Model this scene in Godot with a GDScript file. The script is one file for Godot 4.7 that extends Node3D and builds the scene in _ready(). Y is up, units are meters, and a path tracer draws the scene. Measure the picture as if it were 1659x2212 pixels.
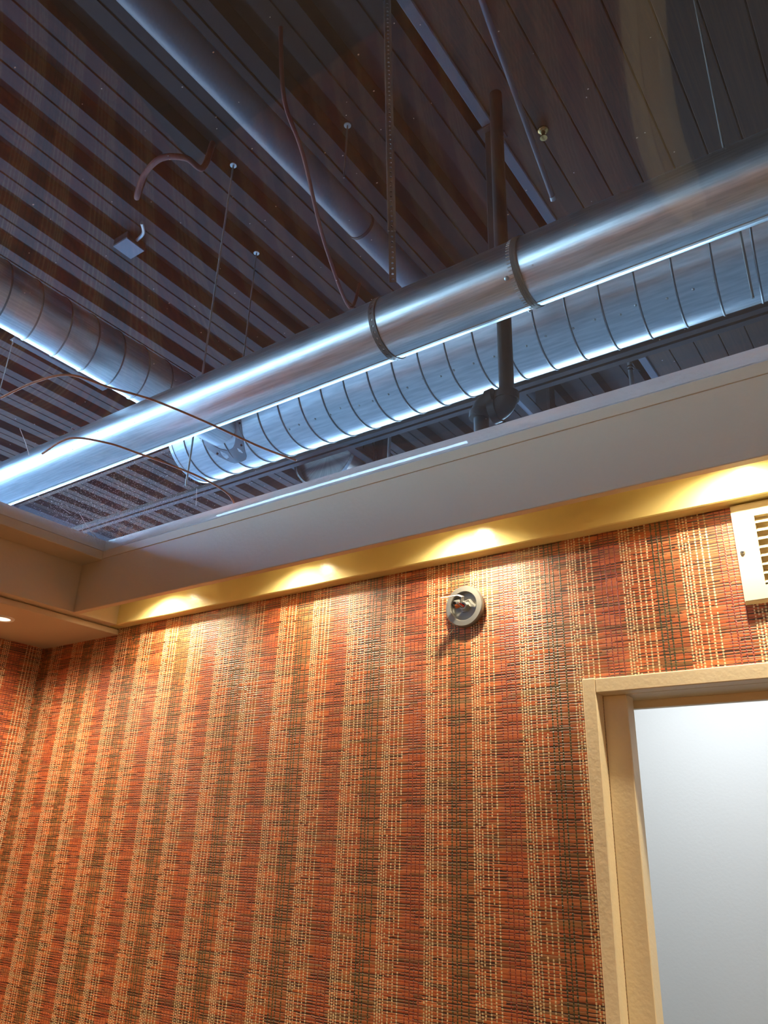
extends Node3D

# ---------------------------------------------------------------- camera, sky, exposure
const SKY_ENERGY := 5.0
const SLOT_ENERGY := 0.95
const SOFFIT_ENERGY := 3.4
const NEXT_ROOM_ENERGY := 1.5
const EXPOSURE := 1.0
const WARM := Color(1.0, 0.925, 0.78)

var rng := RandomNumberGenerator.new()
var M := {}
var taken := {}


func setup_view() -> void:
	var cam := Camera3D.new()
	cam.name = "camera"
	cam.position = Vector3(0, 1.6, 2.0)
	cam.rotation = Vector3(0.412065, 0.625069, 0.034209)
	cam.fov = 66.789
	cam.near = 0.05
	cam.far = 200.0
	add_child(cam)
	cam.current = true
	var we := WorldEnvironment.new()
	we.name = "world_environment"
	var env := Environment.new()
	var sky := Sky.new()
	var sm := ProceduralSkyMaterial.new()
	sm.sky_top_color = Color(0.36, 0.56, 0.84)
	sm.sky_horizon_color = Color(0.70, 0.87, 0.98)
	sm.ground_horizon_color = Color(0.55, 0.64, 0.70)
	sm.ground_bottom_color = Color(0.30, 0.32, 0.34)
	sm.sky_energy_multiplier = SKY_ENERGY
	sm.ground_energy_multiplier = SKY_ENERGY
	sky.sky_material = sm
	env.background_mode = Environment.BG_SKY
	env.sky = sky
	env.tonemap_mode = Environment.TONE_MAPPER_LINEAR
	env.tonemap_exposure = EXPOSURE
	env.sdfgi_enabled = true
	env.ssao_enabled = true
	env.ssil_enabled = true
	we.environment = env
	add_child(we)


# ---------------------------------------------------------------- naming
func tag(o: Node, label := "", category := "", group := "", kind := "") -> Node:
	if label != "":
		o.set_meta("label", label)
	if category != "":
		o.set_meta("category", category)
	if group != "":
		o.set_meta("group", group)
	if kind != "":
		o.set_meta("kind", kind)
	return o


func numbered(called: String) -> String:
	if not taken.has(called):
		taken[called] = 0
		return called
	taken[called] += 1
	return "%s_%03d" % [called, taken[called]]


func thing(called: String, label: String, category: String, at := Vector3.ZERO, group := "") -> Node3D:
	var o := Node3D.new()
	o.name = numbered(called)
	add_child(o)
	o.position = at
	tag(o, label, category, group)
	return o


func setting(called: String, label := "") -> Node3D:
	var o := Node3D.new()
	o.name = called
	add_child(o)
	tag(o, label, "", "", "structure")
	return o


func obj(called: String, mesh: Mesh, m: Material, parent: Node = null) -> MeshInstance3D:
	var o := MeshInstance3D.new()
	o.mesh = mesh
	o.material_override = m
	o.cast_shadow = GeometryInstance3D.SHADOW_CASTING_SETTING_ON
	if parent == null:
		o.name = numbered(called)
		add_child(o)
	else:
		o.name = called
		parent.add_child(o, true)
	return o


# ---------------------------------------------------------------- shapes
func begin() -> SurfaceTool:
	var st := SurfaceTool.new()
	st.begin(Mesh.PRIMITIVE_TRIANGLES)
	return st


func done(st: SurfaceTool) -> ArrayMesh:
	st.generate_normals()
	return st.commit()


# a, b, c, d anticlockwise seen from the front; the triangles are wound clockwise
func quad(st: SurfaceTool, a: Vector3, b: Vector3, c: Vector3, d: Vector3, uv: Array = []) -> void:
	var p := [a, c, b, a, d, c]
	var t: Array = []
	if uv.size() == 4:
		t = [uv[0], uv[2], uv[1], uv[0], uv[3], uv[2]]
	for i in 6:
		if t.size():
			st.set_uv(t[i])
		st.add_vertex(p[i])


func tri(st: SurfaceTool, a: Vector3, b: Vector3, c: Vector3) -> void:
	st.add_vertex(a)
	st.add_vertex(c)
	st.add_vertex(b)


# chamfered box between two corners; uv from world metres by the dominant axis
func add_box(st: SurfaceTool, lo: Vector3, hi: Vector3, bev := 0.0015, xf := Transform3D.IDENTITY) -> void:
	st.set_smooth_group(-1)
	var c := (lo + hi) * 0.5
	var h := (hi - lo) * 0.5
	bev = minf(bev, minf(h.x, minf(h.y, h.z)) * 0.9)
	var ax := [Vector3.RIGHT, Vector3.UP, Vector3.BACK]
	var corner := func(s: Vector3, flat: int) -> Vector3:
		var v := Vector3(s.x * h.x, s.y * h.y, s.z * h.z)
		for k in 3:
			if k != flat:
				v[k] -= s[k] * bev
		return xf * (c + v)
	for n in 3:
		var u := (n + 1) % 3
		var w := (n + 2) % 3
		for sg in [-1.0, 1.0]:
			var q: Array = []
			var uvs: Array = []
			for pr in [[-1.0, -1.0], [1.0, -1.0], [1.0, 1.0], [-1.0, 1.0]]:
				var s := Vector3.ZERO
				s[n] = sg
				s[u] = pr[0]
				s[w] = pr[1]
				var p: Vector3 = corner.call(s, n)
				q.append(p)
				uvs.append(Vector2(p.z, -p.y) if n == 0 else (Vector2(p.x, p.z) if n == 1 else Vector2(p.x, -p.y)))
			if sg < 0:
				q.reverse()
				uvs.reverse()
			quad(st, q[0], q[1], q[2], q[3], uvs)
	if bev <= 0.0:
		return
	# edges
	for n in 3:
		var u := (n + 1) % 3
		var w := (n + 2) % 3
		for su in [-1.0, 1.0]:
			for sw in [-1.0, 1.0]:
				var s0 := Vector3.ZERO
				s0[n] = -1.0
				s0[u] = su
				s0[w] = sw
				var s1 := s0
				s1[n] = 1.0
				var a: Vector3 = corner.call(s0, u)
				var b: Vector3 = corner.call(s1, u)
				var cc: Vector3 = corner.call(s1, w)
				var d: Vector3 = corner.call(s0, w)
				var nn := (b - a).cross(cc - a)
				var out: Vector3 = xf.basis * (ax[u] * su + ax[w] * sw)
				if nn.dot(out) < 0:
					quad(st, d, cc, b, a, [Vector2.ZERO, Vector2.ZERO, Vector2.ZERO, Vector2.ZERO])
				else:
					quad(st, a, b, cc, d, [Vector2.ZERO, Vector2.ZERO, Vector2.ZERO, Vector2.ZERO])
	for sx in [-1.0, 1.0]:
		for sy in [-1.0, 1.0]:
			for sz in [-1.0, 1.0]:
				var s := Vector3(sx, sy, sz)
				var a: Vector3 = corner.call(s, 0)
				var b: Vector3 = corner.call(s, 1)
				var cc: Vector3 = corner.call(s, 2)
				st.set_uv(Vector2.ZERO)
				if (b - a).cross(cc - a).dot(xf.basis * s) < 0:
					tri(st, a, cc, b)
				else:
					tri(st, a, b, cc)


func box(lo: Vector3, hi: Vector3, bev := 0.0015) -> ArrayMesh:
	var st := begin()
	add_box(st, lo, hi, bev)
	return done(st)


# a frame whose z axis points along dir
func along(at: Vector3, dir: Vector3) -> Transform3D:
	var z := dir.normalized()
	var r := Vector3.UP if absf(z.y) < 0.9 else Vector3.RIGHT
	var x := r.cross(z).normalized()
	return Transform3D(Basis(x, z.cross(x), z), at)


# profile: array of Vector2(radius, distance along the axis); flat = one smooth group per band
func add_lathe(st: SurfaceTool, prof: Array, xf: Transform3D, n := 32, flat := true, arc := TAU) -> void:
	for i in prof.size() - 1:
		st.set_smooth_group(i + 1 if flat else 1)
		var p: Vector2 = prof[i]
		var q: Vector2 = prof[i + 1]
		for k in n:
			var a0 := arc * k / n
			var a1 := arc * (k + 1) / n
			var c0 := Vector3(cos(a0), sin(a0), 0)
			var c1 := Vector3(cos(a1), sin(a1), 0)
			var A := xf * (c0 * p.x + Vector3(0, 0, p.y))
			var B := xf * (c1 * p.x + Vector3(0, 0, p.y))
			var C := xf * (c1 * q.x + Vector3(0, 0, q.y))
			var D := xf * (c0 * q.x + Vector3(0, 0, q.y))
			var u0 := float(k) / n
			var u1 := float(k + 1) / n
			quad(st, A, B, C, D, [Vector2(u0, p.y), Vector2(u1, p.y), Vector2(u1, q.y), Vector2(u0, q.y)])


func lathe(prof: Array, xf: Transform3D, n := 32, flat := true) -> ArrayMesh:
	var st := begin()
	add_lathe(st, prof, xf, n, flat)
	return done(st)


# round tube through points
func add_tube(st: SurfaceTool, pts: Array, r: float, n := 8, caps := true) -> void:
	st.set_smooth_group(1)
	var rings: Array = []
	var up := Vector3.ZERO
	for i in pts.size():
		var d: Vector3
		if i == 0:
			d = pts[1] - pts[0]
		elif i == pts.size() - 1:
			d = pts[i] - pts[i - 1]
		else:
			d = (pts[i] - pts[i - 1]).normalized() + (pts[i + 1] - pts[i]).normalized()
		d = d.normalized()
		if up == Vector3.ZERO:
			up = (Vector3.UP if absf(d.y) < 0.9 else Vector3.RIGHT)
		var x := up.cross(d).normalized()
		var y := d.cross(x).normalized()
		up = y
		var ring: Array = []
		for k in n:
			var a := TAU * k / n
			ring.append(pts[i] + (x * cos(a) + y * sin(a)) * r)
		rings.append(ring)
	for i in pts.size() - 1:
		for k in n:
			var m := (k + 1) % n
			quad(st, rings[i][k], rings[i][m], rings[i + 1][m], rings[i + 1][k], [Vector2(0, i), Vector2(1, i), Vector2(1, i + 1), Vector2(0, i + 1)])
	if caps:
		st.set_smooth_group(2)
		st.set_uv(Vector2.ZERO)
		for k in range(1, n - 1):
			tri(st, rings[0][0], rings[0][k + 1], rings[0][k])
			tri(st, rings[-1][0], rings[-1][k], rings[-1][k + 1])


func tube(pts: Array, r: float, n := 8) -> ArrayMesh:
	var st := begin()
	add_tube(st, pts, r, n)
	return done(st)


func bezier(a: Vector3, b: Vector3, c: Vector3, d: Vector3, n := 14) -> Array:
	var out: Array = []
	for i in n + 1:
		out.append(a.bezier_interpolate(b, c, d, float(i) / n))
	return out


func smooth_path(pts: Array, n := 6) -> Array:
	var out: Array = []
	for i in pts.size() - 1:
		var p0: Vector3 = pts[maxi(i - 1, 0)]
		var p3: Vector3 = pts[mini(i + 2, pts.size() - 1)]
		for k in n:
			var a: Vector3 = pts[i]
			out.append(a.cubic_interpolate(pts[i + 1], p0, p3, float(k) / n))
	out.append(pts[-1])
	return out


# perforated strap: f maps (length, width, out) to a point; holes every pitch
func add_strap(st: SurfaceTool, f: Callable, length: float, width: float, thick: float, pitch: float, hole: float) -> void:
	var cells := int(round(length / pitch))
	var n := 16
	for c in cells:
		var u0 := pitch * c
		var ucen := u0 + pitch * 0.5
		for side in [0.0, thick]:
			st.set_smooth_group(1 if side == 0.0 else 2)
			for k in n:
				var pts: Array = []
				for kk in [k, k + 1]:
					var a: float = TAU * kk / n + PI / 4
					var d := Vector2(cos(a), sin(a))
					var s := minf(pitch * 0.5 / maxf(absf(d.x), 1e-5), width * 0.5 / maxf(absf(d.y), 1e-5))
					pts.append([d * hole, d * s])
				var A: Vector3 = f.call(ucen + pts[0][0].x, pts[0][0].y, side)
				var B: Vector3 = f.call(ucen + pts[1][0].x, pts[1][0].y, side)
				var C: Vector3 = f.call(ucen + pts[1][1].x, pts[1][1].y, side)
				var D: Vector3 = f.call(ucen + pts[0][1].x, pts[0][1].y, side)
				if side > 0:
					quad(st, D, C, B, A)
				else:
					quad(st, A, B, C, D)
				if side == 0.0:
					st.set_smooth_group(3)
					var A2: Vector3 = f.call(ucen + pts[0][0].x, pts[0][0].y, thick)
					var B2: Vector3 = f.call(ucen + pts[1][0].x, pts[1][0].y, thick)
					quad(st, A2, B2, B, A)
					st.set_smooth_group(1)
		for sd in [-0.5, 0.5]:
			st.set_smooth_group(4)
			for k in 4:
				var ua := u0 + pitch * k / 4.0
				var ub := u0 + pitch * (k + 1) / 4.0
				quad(st, f.call(ua, sd * width, 0.0), f.call(ub, sd * width, 0.0), f.call(ub, sd * width, thick), f.call(ua, sd * width, thick))


# ---------------------------------------------------------------- materials
func mat(c: Color, rough := 0.6, metal := 0.0) -> StandardMaterial3D:
	var m := StandardMaterial3D.new()
	m.albedo_color = c
	m.roughness = rough
	m.metallic = metal
	return m


func noise_tex(w: int, h: int, freq: float, oct: int, ramp: Array, seed_ := 1, normal := false, bump := 2.0) -> NoiseTexture2D:
	var t := NoiseTexture2D.new()
	t.width = w
	t.height = h
	t.seamless = true
	var n := FastNoiseLite.new()
	n.seed = seed_
	n.frequency = freq
	n.fractal_octaves = oct
	t.noise = n
	if ramp.size():
		var g := Gradient.new()
		var offs := PackedFloat32Array()
		var cols := PackedColorArray()
		for r in ramp:
			offs.append(r[0])
			cols.append(r[1])
		g.offsets = offs
		g.colors = cols
		t.color_ramp = g
	t.as_normal_map = normal
	t.bump_strength = bump
	return t


func paint(c: Color, rough: float, grain := 0.25) -> StandardMaterial3D:
	var m := mat(c, rough)
	m.uv1_triplanar = true
	m.uv1_world_triplanar = true
	m.uv1_scale = Vector3.ONE * 2.2
	m.normal_enabled = true
	m.normal_texture = M.grain
	m.normal_scale = grain
	return m


func galvanised(c: Color, rough: float, bump: float) -> StandardMaterial3D:
	var m := mat(c, 1.0, 1.0)
	m.albedo_texture = M.spangle
	m.roughness_texture = M.streak
	m.roughness = rough
	m.uv1_scale = Vector3(3.0, 0.22, 1.0)
	if bump > 0.0:
		m.normal_enabled = true
		m.normal_texture = M.dents
		m.normal_scale = bump
	return m


const TILE := Vector2(0.6254, 1.2508)


# woven wallcovering: weft slubs with dark gaps, warp threads in cream, red and green groups
func weave_textures() -> Array:
	var W := 1024
	var H := 2048
	var mm := W / (TILE.x * 1000.0)
	var col := Image.create(W, H, false, Image.FORMAT_RGB8)
	var hgt := Image.create(W, H, false, Image.FORMAT_L8)
	var gap := Color8(54, 26, 13)
	col.fill(gap)
	hgt.fill(Color(0.12, 0.12, 0.12))
	var rows := 160
	var pitch := float(H) / rows
	# weft slubs
	var tone := FastNoiseLite.new()
	tone.seed = 5
	tone.frequency = 0.006
	for r in rows:
		var y0 := r * pitch
		var x := -rng.randf() * 60.0
		while x < W:
			var len_ := rng.randf_range(40, 190)
			var thick := pitch * rng.randf_range(0.64, 1.12)
			if rng.randf() < 0.14:
				thick = pitch * rng.randf_range(0.42, 0.62)
			var drift := rng.randf_range(-1.6, 1.6)
			var j := rng.randf_range(-0.14, 0.12)
			var c := Color8(212, 110, 52)
			var k := rng.randf()
			if k < 0.16:
				c = Color8(176, 108, 58)
			elif k < 0.24:
				c = Color8(146, 98, 52)
			elif k < 0.50:
				c = Color8(202, 96, 44)
			# piecewise so that a slub can swell and taper
			var seg := 5
			for s in seg:
				var t := (s + 0.5) / seg
				var th := thick * (0.72 + 0.28 * sin(PI * t)) + rng.randf_range(-0.5, 0.5)
				var xa := int(x + len_ * s / seg)
				var xb := int(x + len_ * (s + 1) / seg)
				var zone := fposmod((xa * 0.5 + xb * 0.5) / mm / 1000.0, 0.3127)
				var cc := c
				if zone > 0.085 and zone < 0.155:
					cc = c.lerp(Color8(176, 66, 38), 0.16)
				elif zone > 0.245 and zone < 0.312:
					cc = c.lerp(Color8(150, 104, 52), 0.2)
				cc = cc.lightened(j) if j > 0 else cc.darkened(-j)
				var yy := int(y0 + drift + (pitch - th) * 0.5)
				var rect := Rect2i(xa, yy, xb - xa + 1, maxi(2, int(round(th))))
				col.fill_rect(rect, cc)
				hgt.fill_rect(rect, Color(0.5, 0.5, 0.5))
				col.fill_rect(Rect2i(xa, yy + int(th * 0.3), xb - xa + 1, 2), cc.lightened(0.06))
				hgt.fill_rect(Rect2i(xa, yy + int(th * 0.25), xb - xa + 1, maxi(2, int(th * 0.45))), Color(0.62, 0.62, 0.62))
			x += len_
	# warp threads
	var cream := [0.0, 0.0085, 0.017, 0.0255, 0.0415, 0.056, 0.0715]
	var red := [0.096, 0.1105, 0.1245, 0.139]
	var green := [0.2497, 0.2634, 0.2750, 0.2965]
	var list: Array = []
	for per in 2:
		for c in cream:
			list.append([per * 0.3127 + c, Color8(247, 226, 176), 4.4])
		for c in cream:
			list.append([per * 0.3127 + 0.1565 + c, Color8(247, 226, 176), 4.4])
		for c in red:
			list.append([per * 0.3127 + c, Color8(150, 44, 30), 3.6])
		for c in green:
			list.append([per * 0.3127 + c - 0.006, Color8(62, 70, 30), 4.6])
	for i in list.size():
		var e: Array = list[i]
		var base: Color = e[1]
		if base.r < 0.9:
			col.fill_rect(Rect2i(int(e[0] * 1000.0 * mm + 6.0 - 1.2), 0, 3, H), base.darkened(0.35))
		var cx: float = e[0] * 1000.0 * mm + 6.0
		var wd: float = e[2] * mm
		var phase := i % 2
		for r in rows:
			if rng.randf() < 0.04:
				continue
			var y := (r + phase * 0.5 + 0.5) * pitch
			var ln := pitch * rng.randf_range(0.62, 0.84)
			var c: Color = e[1]
			var j := rng.randf_range(-0.16, 0.08)
			c = c.lightened(j) if j > 0 else c.darkened(-j)
			var dx := rng.randf_range(-0.6, 0.6)
			var w2 := wd * rng.randf_range(0.85, 1.1)
			for part in [[1.0, 0.7, 0.78], [0.7, 1.0, 0.9], [0.45, 0.8, 1.0]]:
				var rect := Rect2i(int(cx + dx - w2 * part[0] * 0.5), int(y - ln * part[1] * 0.5), maxi(2, int(round(w2 * part[0]))), maxi(2, int(round(ln * part[1]))))
				hgt.fill_rect(rect, Color(part[2], part[2], part[2]))
				col.fill_rect(rect, c)
	col.generate_mipmaps()
	return [ImageTexture.create_from_image(col), ImageTexture.create_from_image(hgt)]


func wood_texture(seed_: int) -> ImageTexture:
	var W := 256
	var H := 1024
	var im := Image.create(W, H, false, Image.FORMAT_RGB8)
	var n := FastNoiseLite.new()
	n.seed = seed_
	n.frequency = 0.02
	n.fractal_octaves = 3
	for y in H:
		for x in W:
			var g := n.get_noise_2d(x * 2.6, y * 0.10)
			var ring := sin((x + g * 40.0) * 0.22) * 0.5 + 0.5
			var v := 0.5 + 0.32 * g + 0.22 * (ring - 0.5)
			im.set_pixel(x, y, Color8(44, 30, 18).lerp(Color8(92, 64, 38), clampf(v, 0, 1)))
	return ImageTexture.create_from_image(im)


func make_materials() -> void:
	M.grain = noise_tex(512, 512, 0.05, 4, [], 3, true, 3.0)
	M.dents = noise_tex(512, 512, 0.012, 4, [], 9, true, 4.0)
	M.spangle = noise_tex(512, 512, 0.05, 3, [[0.0, Color8(190, 195, 200)], [0.5, Color8(208, 212, 216)], [1.0, Color8(228, 230, 232)]], 4)
	M.streak = noise_tex(512, 512, 0.03, 4, [[0.0, Color(0.72, 0.72, 0.72)], [0.5, Color(0.86, 0.86, 0.86)], [1.0, Color(1, 1, 1)]], 6)
	M.paint = paint(Color8(196, 182, 156), 0.42, 0.12)
	M.gloss = paint(Color8(226, 212, 146), 0.22, 0.08)
	M.casing = paint(Color8(230, 216, 184), 0.45, 0.16)
	M.white = paint(Color8(226, 228, 226), 0.6, 0.08)
	M.register = mat(Color8(226, 214, 176), 0.4)
	M.duct = galvanised(Color(0.92, 0.94, 0.94), 0.42, 0.0)
	M.spiral = galvanised(Color(0.94, 0.95, 0.95), 0.42, 0.03)
	M.seam = mat(Color8(120, 124, 126), 0.5, 1.0)
	M.steel = mat(Color8(120, 122, 122), 0.5, 0.6)
	M.zinc = mat(Color8(170, 172, 168), 0.45, 0.7)
	M.flange = mat(Color8(132, 138, 144), 0.5, 0.7)
	M.loop = mat(Color8(84, 82, 78), 0.5, 0.5)
	M.pan = mat(Color8(132, 132, 128), 0.42, 0.75)
	M.strap = mat(Color8(132, 130, 124), 0.55, 0.3)
	M.black = mat(Color8(30, 30, 32), 0.55, 0.2)
	M.joist = mat(Color8(34, 36, 40), 0.6, 0.1)
	M.angle = mat(Color8(104, 110, 118), 0.6, 0.2)
	M.conduit = mat(Color8(150, 154, 156), 0.45, 0.6)
	M.red_cord = mat(Color8(84, 25, 20), 0.7)
	M.orange_cord = mat(Color8(150, 98, 70), 0.6)
	M.brass = mat(Color8(208, 170, 110), 0.25, 1.0)
	M.copper = mat(Color8(196, 120, 84), 0.35, 1.0)
	M.red_wire = mat(Color8(190, 40, 26), 0.45)
	M.floor = paint(Color8(70, 56, 46), 0.5, 0.2)
	M.panel = paint(Color8(140, 104, 70), 0.5, 0.2)
	M.slab = paint(Color8(206, 207, 207), 0.85, 0.5)
	M.hall = paint(Color8(120, 122, 124), 0.9, 0.3)
	M.pipe = paint(Color8(92, 100, 110), 0.55, 0.3)
	var d := mat(Color.WHITE, 0.75)
	d.albedo_texture = noise_tex(1024, 1024, 0.022, 6, [[0.0, Color8(10, 12, 14)], [0.24, Color8(18, 20, 22)], [0.28, Color8(54, 60, 67)], [0.60, Color8(66, 72, 79)], [1.0, Color8(76, 82, 88)]], 21)
	d.uv1_triplanar = true
	d.uv1_world_triplanar = true
	d.uv1_scale = Vector3(1.6, 1.6, 0.9)
	d.albedo_color = Color(0.21, 0.29, 0.33)
	M.deck = d
	for i in 3:
		var w := mat(Color(0.85, 0.85, 0.85), 0.62)
		w.albedo_texture = wood_texture(31 + i)
		w.uv1_scale = Vector3(6.0, 0.5, 1.0)
		M["wood%d" % i] = w
	var wv := weave_textures()
	var wp := mat(Color(0.90, 0.91, 0.93), 0.42)
	wp.metallic_specular = 0.8
	wp.albedo_texture = wv[0]
	wp.heightmap_enabled = true
	wp.heightmap_texture = wv[1]
	wp.heightmap_scale = 0.11
	wp.uv1_scale = Vector3(1.0 / TILE.x, 1.0 / TILE.y, 1.0)
	M.weave = wp
	var g := mat(Color(0.92, 0.96, 1.0, 0.02), 0.02)
	g.transparency = BaseMaterial3D.TRANSPARENCY_ALPHA
	M.acrylic = g
	M.dust = mat(Color8(206, 208, 210), 0.9)
	var lens := mat(Color(1, 0.9, 0.7), 0.4)
	lens.emission_enabled = true
	lens.emission = WARM
	lens.emission_energy_multiplier = 3.0
	M.lens = lens
	var cool := mat(Color(0.95, 0.98, 1.0), 0.4)
	cool.emission_enabled = true
	cool.emission = Color(0.86, 0.94, 1.0)
	cool.emission_energy_multiplier = 2.0
	M.cool_lens = cool


# ---------------------------------------------------------------- the room
const YC := 2.414      # soffit underside
const YS := 2.441      # bottom of shaft boards and cornice
const YK := 2.673      # skylight seat


func build_room() -> void:
	# wall with the door: three pieces of one wall, wallcovering in world metres
	var w := setting("wall_back", "wall covered in woven orange, cream, red and green striped fabric")
	obj("wall_panel", box(Vector3(-3.48, 0, -0.12), Vector3(-0.72, 2.60, 0), 0), wall_mat(0.0), w)
	obj("wall_panel", box(Vector3(-0.72, 2.01, -0.12), Vector3(0.25, 2.60, 0), 0), wall_mat(0.0), w)
	obj("wall_panel", box(Vector3(0.25, 0, -0.12), Vector3(1.42, 2.60, 0), 0), wall_mat(0.0), w)
	w = setting("wall_left", "short return of woven striped wallcovering in the left corner")
	obj("wall_panel", box(Vector3(-3.48, 0, 0), Vector3(-3.36, 2.60, 3.42), 0), wall_mat(0.03), w)
	w = setting("wall_right")
	obj("wall_panel", box(Vector3(1.3, 0, 0), Vector3(1.42, 2.60, 3.42), 0), M.panel, w)
	w = setting("wall_front")
	obj("wall_panel", box(Vector3(-3.36, 0, 3.3), Vector3(1.3, 2.60, 3.42), 0), M.panel, w)
	var f := obj("floor", box(Vector3(-3.48, -0.1, -0.12), Vector3(1.42, 0, 3.42), 0), M.floor)
	tag(f, "", "", "", "structure")

	# ceiling: soffits round the light well, the well's boards, the lamp slot
	var c := setting("ceiling", "painted soffits and stepped boards framing the clear skylight")
	obj("soffit", box(Vector3(-3.36, YC, 0), Vector3(-2.825, YS - 0.004, 3.3), 0.002), M.paint, c)
	obj("soffit", box(Vector3(0.94, YC, 0), Vector3(1.3, YS, 3.3), 0.002), M.paint, c)
	obj("soffit", box(Vector3(-2.825, YC, 2.72), Vector3(0.94, YS, 3.3), 0.002), M.paint, c)
	obj("soffit_backing", box(Vector3(-3.36, YS - 0.004, 0), Vector3(-2.836, 2.68, 3.3), 0), M.paint, c)
	obj("soffit_backing", box(Vector3(0.94, YS, 0), Vector3(1.3, 2.68, 3.3), 0), M.paint, c)
	obj("soffit_backing", box(Vector3(-2.836, YS, 2.72), Vector3(0.94, 2.68, 3.3), 0), M.paint, c)
	obj("well_board", box(Vector3(-2.775, YS - 0.002, 0.235), Vector3(0.92, 2.676, 0.262), 0.002), M.paint, c)
	obj("well_board", box(Vector3(-2.836, YS, 0.05), Vector3(-2.776, 2.676, 2.72), 0.002), M.paint, c)
	obj("well_board", box(Vector3(0.92, YS - 0.002, 0.235), Vector3(0.94, 2.676, 2.72), 0.002), M.paint, c)
	obj("well_board", box(Vector3(-2.775, YS - 0.002, 2.70), Vector3(0.92, 2.676, 2.72), 0.002), M.paint, c)
	obj("well_ledge", box(Vector3(-2.775, 2.639, 0.262), Vector3(-2.642, 2.676, 2.70), 0.002), M.paint, c)
	obj("curb_strip", box(Vector3(-2.642, 2.643, 0.260), Vector3(0.92, 2.676, 0.266), 0.001), M.paint, c)
	obj("slot_lid", box(Vector3(-2.776, 2.575, 0), Vector3(0.94, 2.60, 0.235), 0), M.paint, c)

	# glossy cornice on the wall below the slot, with its return at the left end
	var t := setting("trim_1", "glossy cream cornice board lit by the hidden slot lamps")
	obj("cornice", box(Vector3(-2.776, YS, 0.0), Vector3(0.94, 2.575, 0.05), 0.003), M.gloss, t)
	obj("cornice_return", box(Vector3(-2.836, YS, 0.0), Vector3(-2.776, 2.575, 0.05), 0.003), M.gloss, t)

	# doorway
	var dr := setting("door_1", "cream painted door frame round an opening to a white room")
	obj("casing", box(Vector3(-0.755, 0, 0), Vector3(-0.7195, 2.0285, 0.047), 0.002), M.casing, dr)
	obj("casing", box(Vector3(0.25, 0, 0), Vector3(0.285, 2.0285, 0.047), 0.002), M.casing, dr)
	obj("head_casing", box(Vector3(-0.7195, 1.9905, 0), Vector3(0.25, 2.027, 0.047), 0.002), M.casing, dr)
	obj("jamb_board", box(Vector3(-0.72, 0, -0.05), Vector3(-0.6565, 1.99, 0.0), 0.002), M.casing, dr)
	obj("jamb_board", box(Vector3(-0.72, 0, -0.12), Vector3(-0.68, 1.99, -0.05), 0.001), M.casing, dr)
	obj("jamb_board", box(Vector3(0.22, 0, -0.12), Vector3(0.25, 1.99, 0.0), 0.002), M.casing, dr)
	obj("head_jamb", box(Vector3(-0.72, 1.99, -0.12), Vector3(0.25, 2.01, 0.0), 0.001), M.casing, dr)
	obj("head_stop", box(Vector3(-0.68, 1.9695, -0.12), Vector3(0.22, 1.99, -0.10), 0.001), M.casing, dr)

	# white room behind the doorway
	var nr := setting("wall_far_room", "plain white wall seen through the doorway")
	obj("wall_panel", box(Vector3(-2.2, 0, -1.72), Vector3(1.6, 2.6, -1.6), 0), M.white, nr)
	obj("wall_panel", box(Vector3(-2.2, 0, -1.6), Vector3(-2.1, 2.6, -0.12), 0), M.white, nr)
	obj("wall_panel", box(Vector3(1.5, 0, -1.6), Vector3(1.6, 2.6, -0.12), 0), M.white, nr)
	obj("wall_panel", box(Vector3(-2.1, 0, -0.14), Vector3(-0.72, 2.6, -0.121), 0), M.white, nr)
	obj("wall_panel", box(Vector3(0.25, 0, -0.14), Vector3(1.5, 2.6, -0.121), 0), M.white, nr)
	obj("wall_panel", box(Vector3(-0.72, 2.01, -0.14), Vector3(0.25, 2.6, -0.121), 0), M.white, nr)
	var nc := obj("ceiling_far_room", box(Vector3(-2.2, 2.6, -1.72), Vector3(1.6, 2.66, -0.12), 0), M.white)
	tag(nc, "", "", "", "structure")
	var nf := obj("floor_far_room", box(Vector3(-2.2, -0.1, -1.72), Vector3(1.6, 0, -0.12), 0), M.floor)
	tag(nf, "", "", "", "structure")


func wall_mat(_shift: float) -> Material:
	var key := "weave_%f" % _shift
	if not M.has(key):
		var m: StandardMaterial3D = M.weave.duplicate()
		# a cream group followed by red starts at x = -1.733 on the back wall
		var off := 1.733 + 0.0015
		if _shift > 0.0:
			off = -0.0115 if _shift < 0.05 else 0.2
		m.uv1_offset = Vector3(fposmod(off, TILE.x) / TILE.x, 0, 0)
		M[key] = m
	return M[key]


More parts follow.
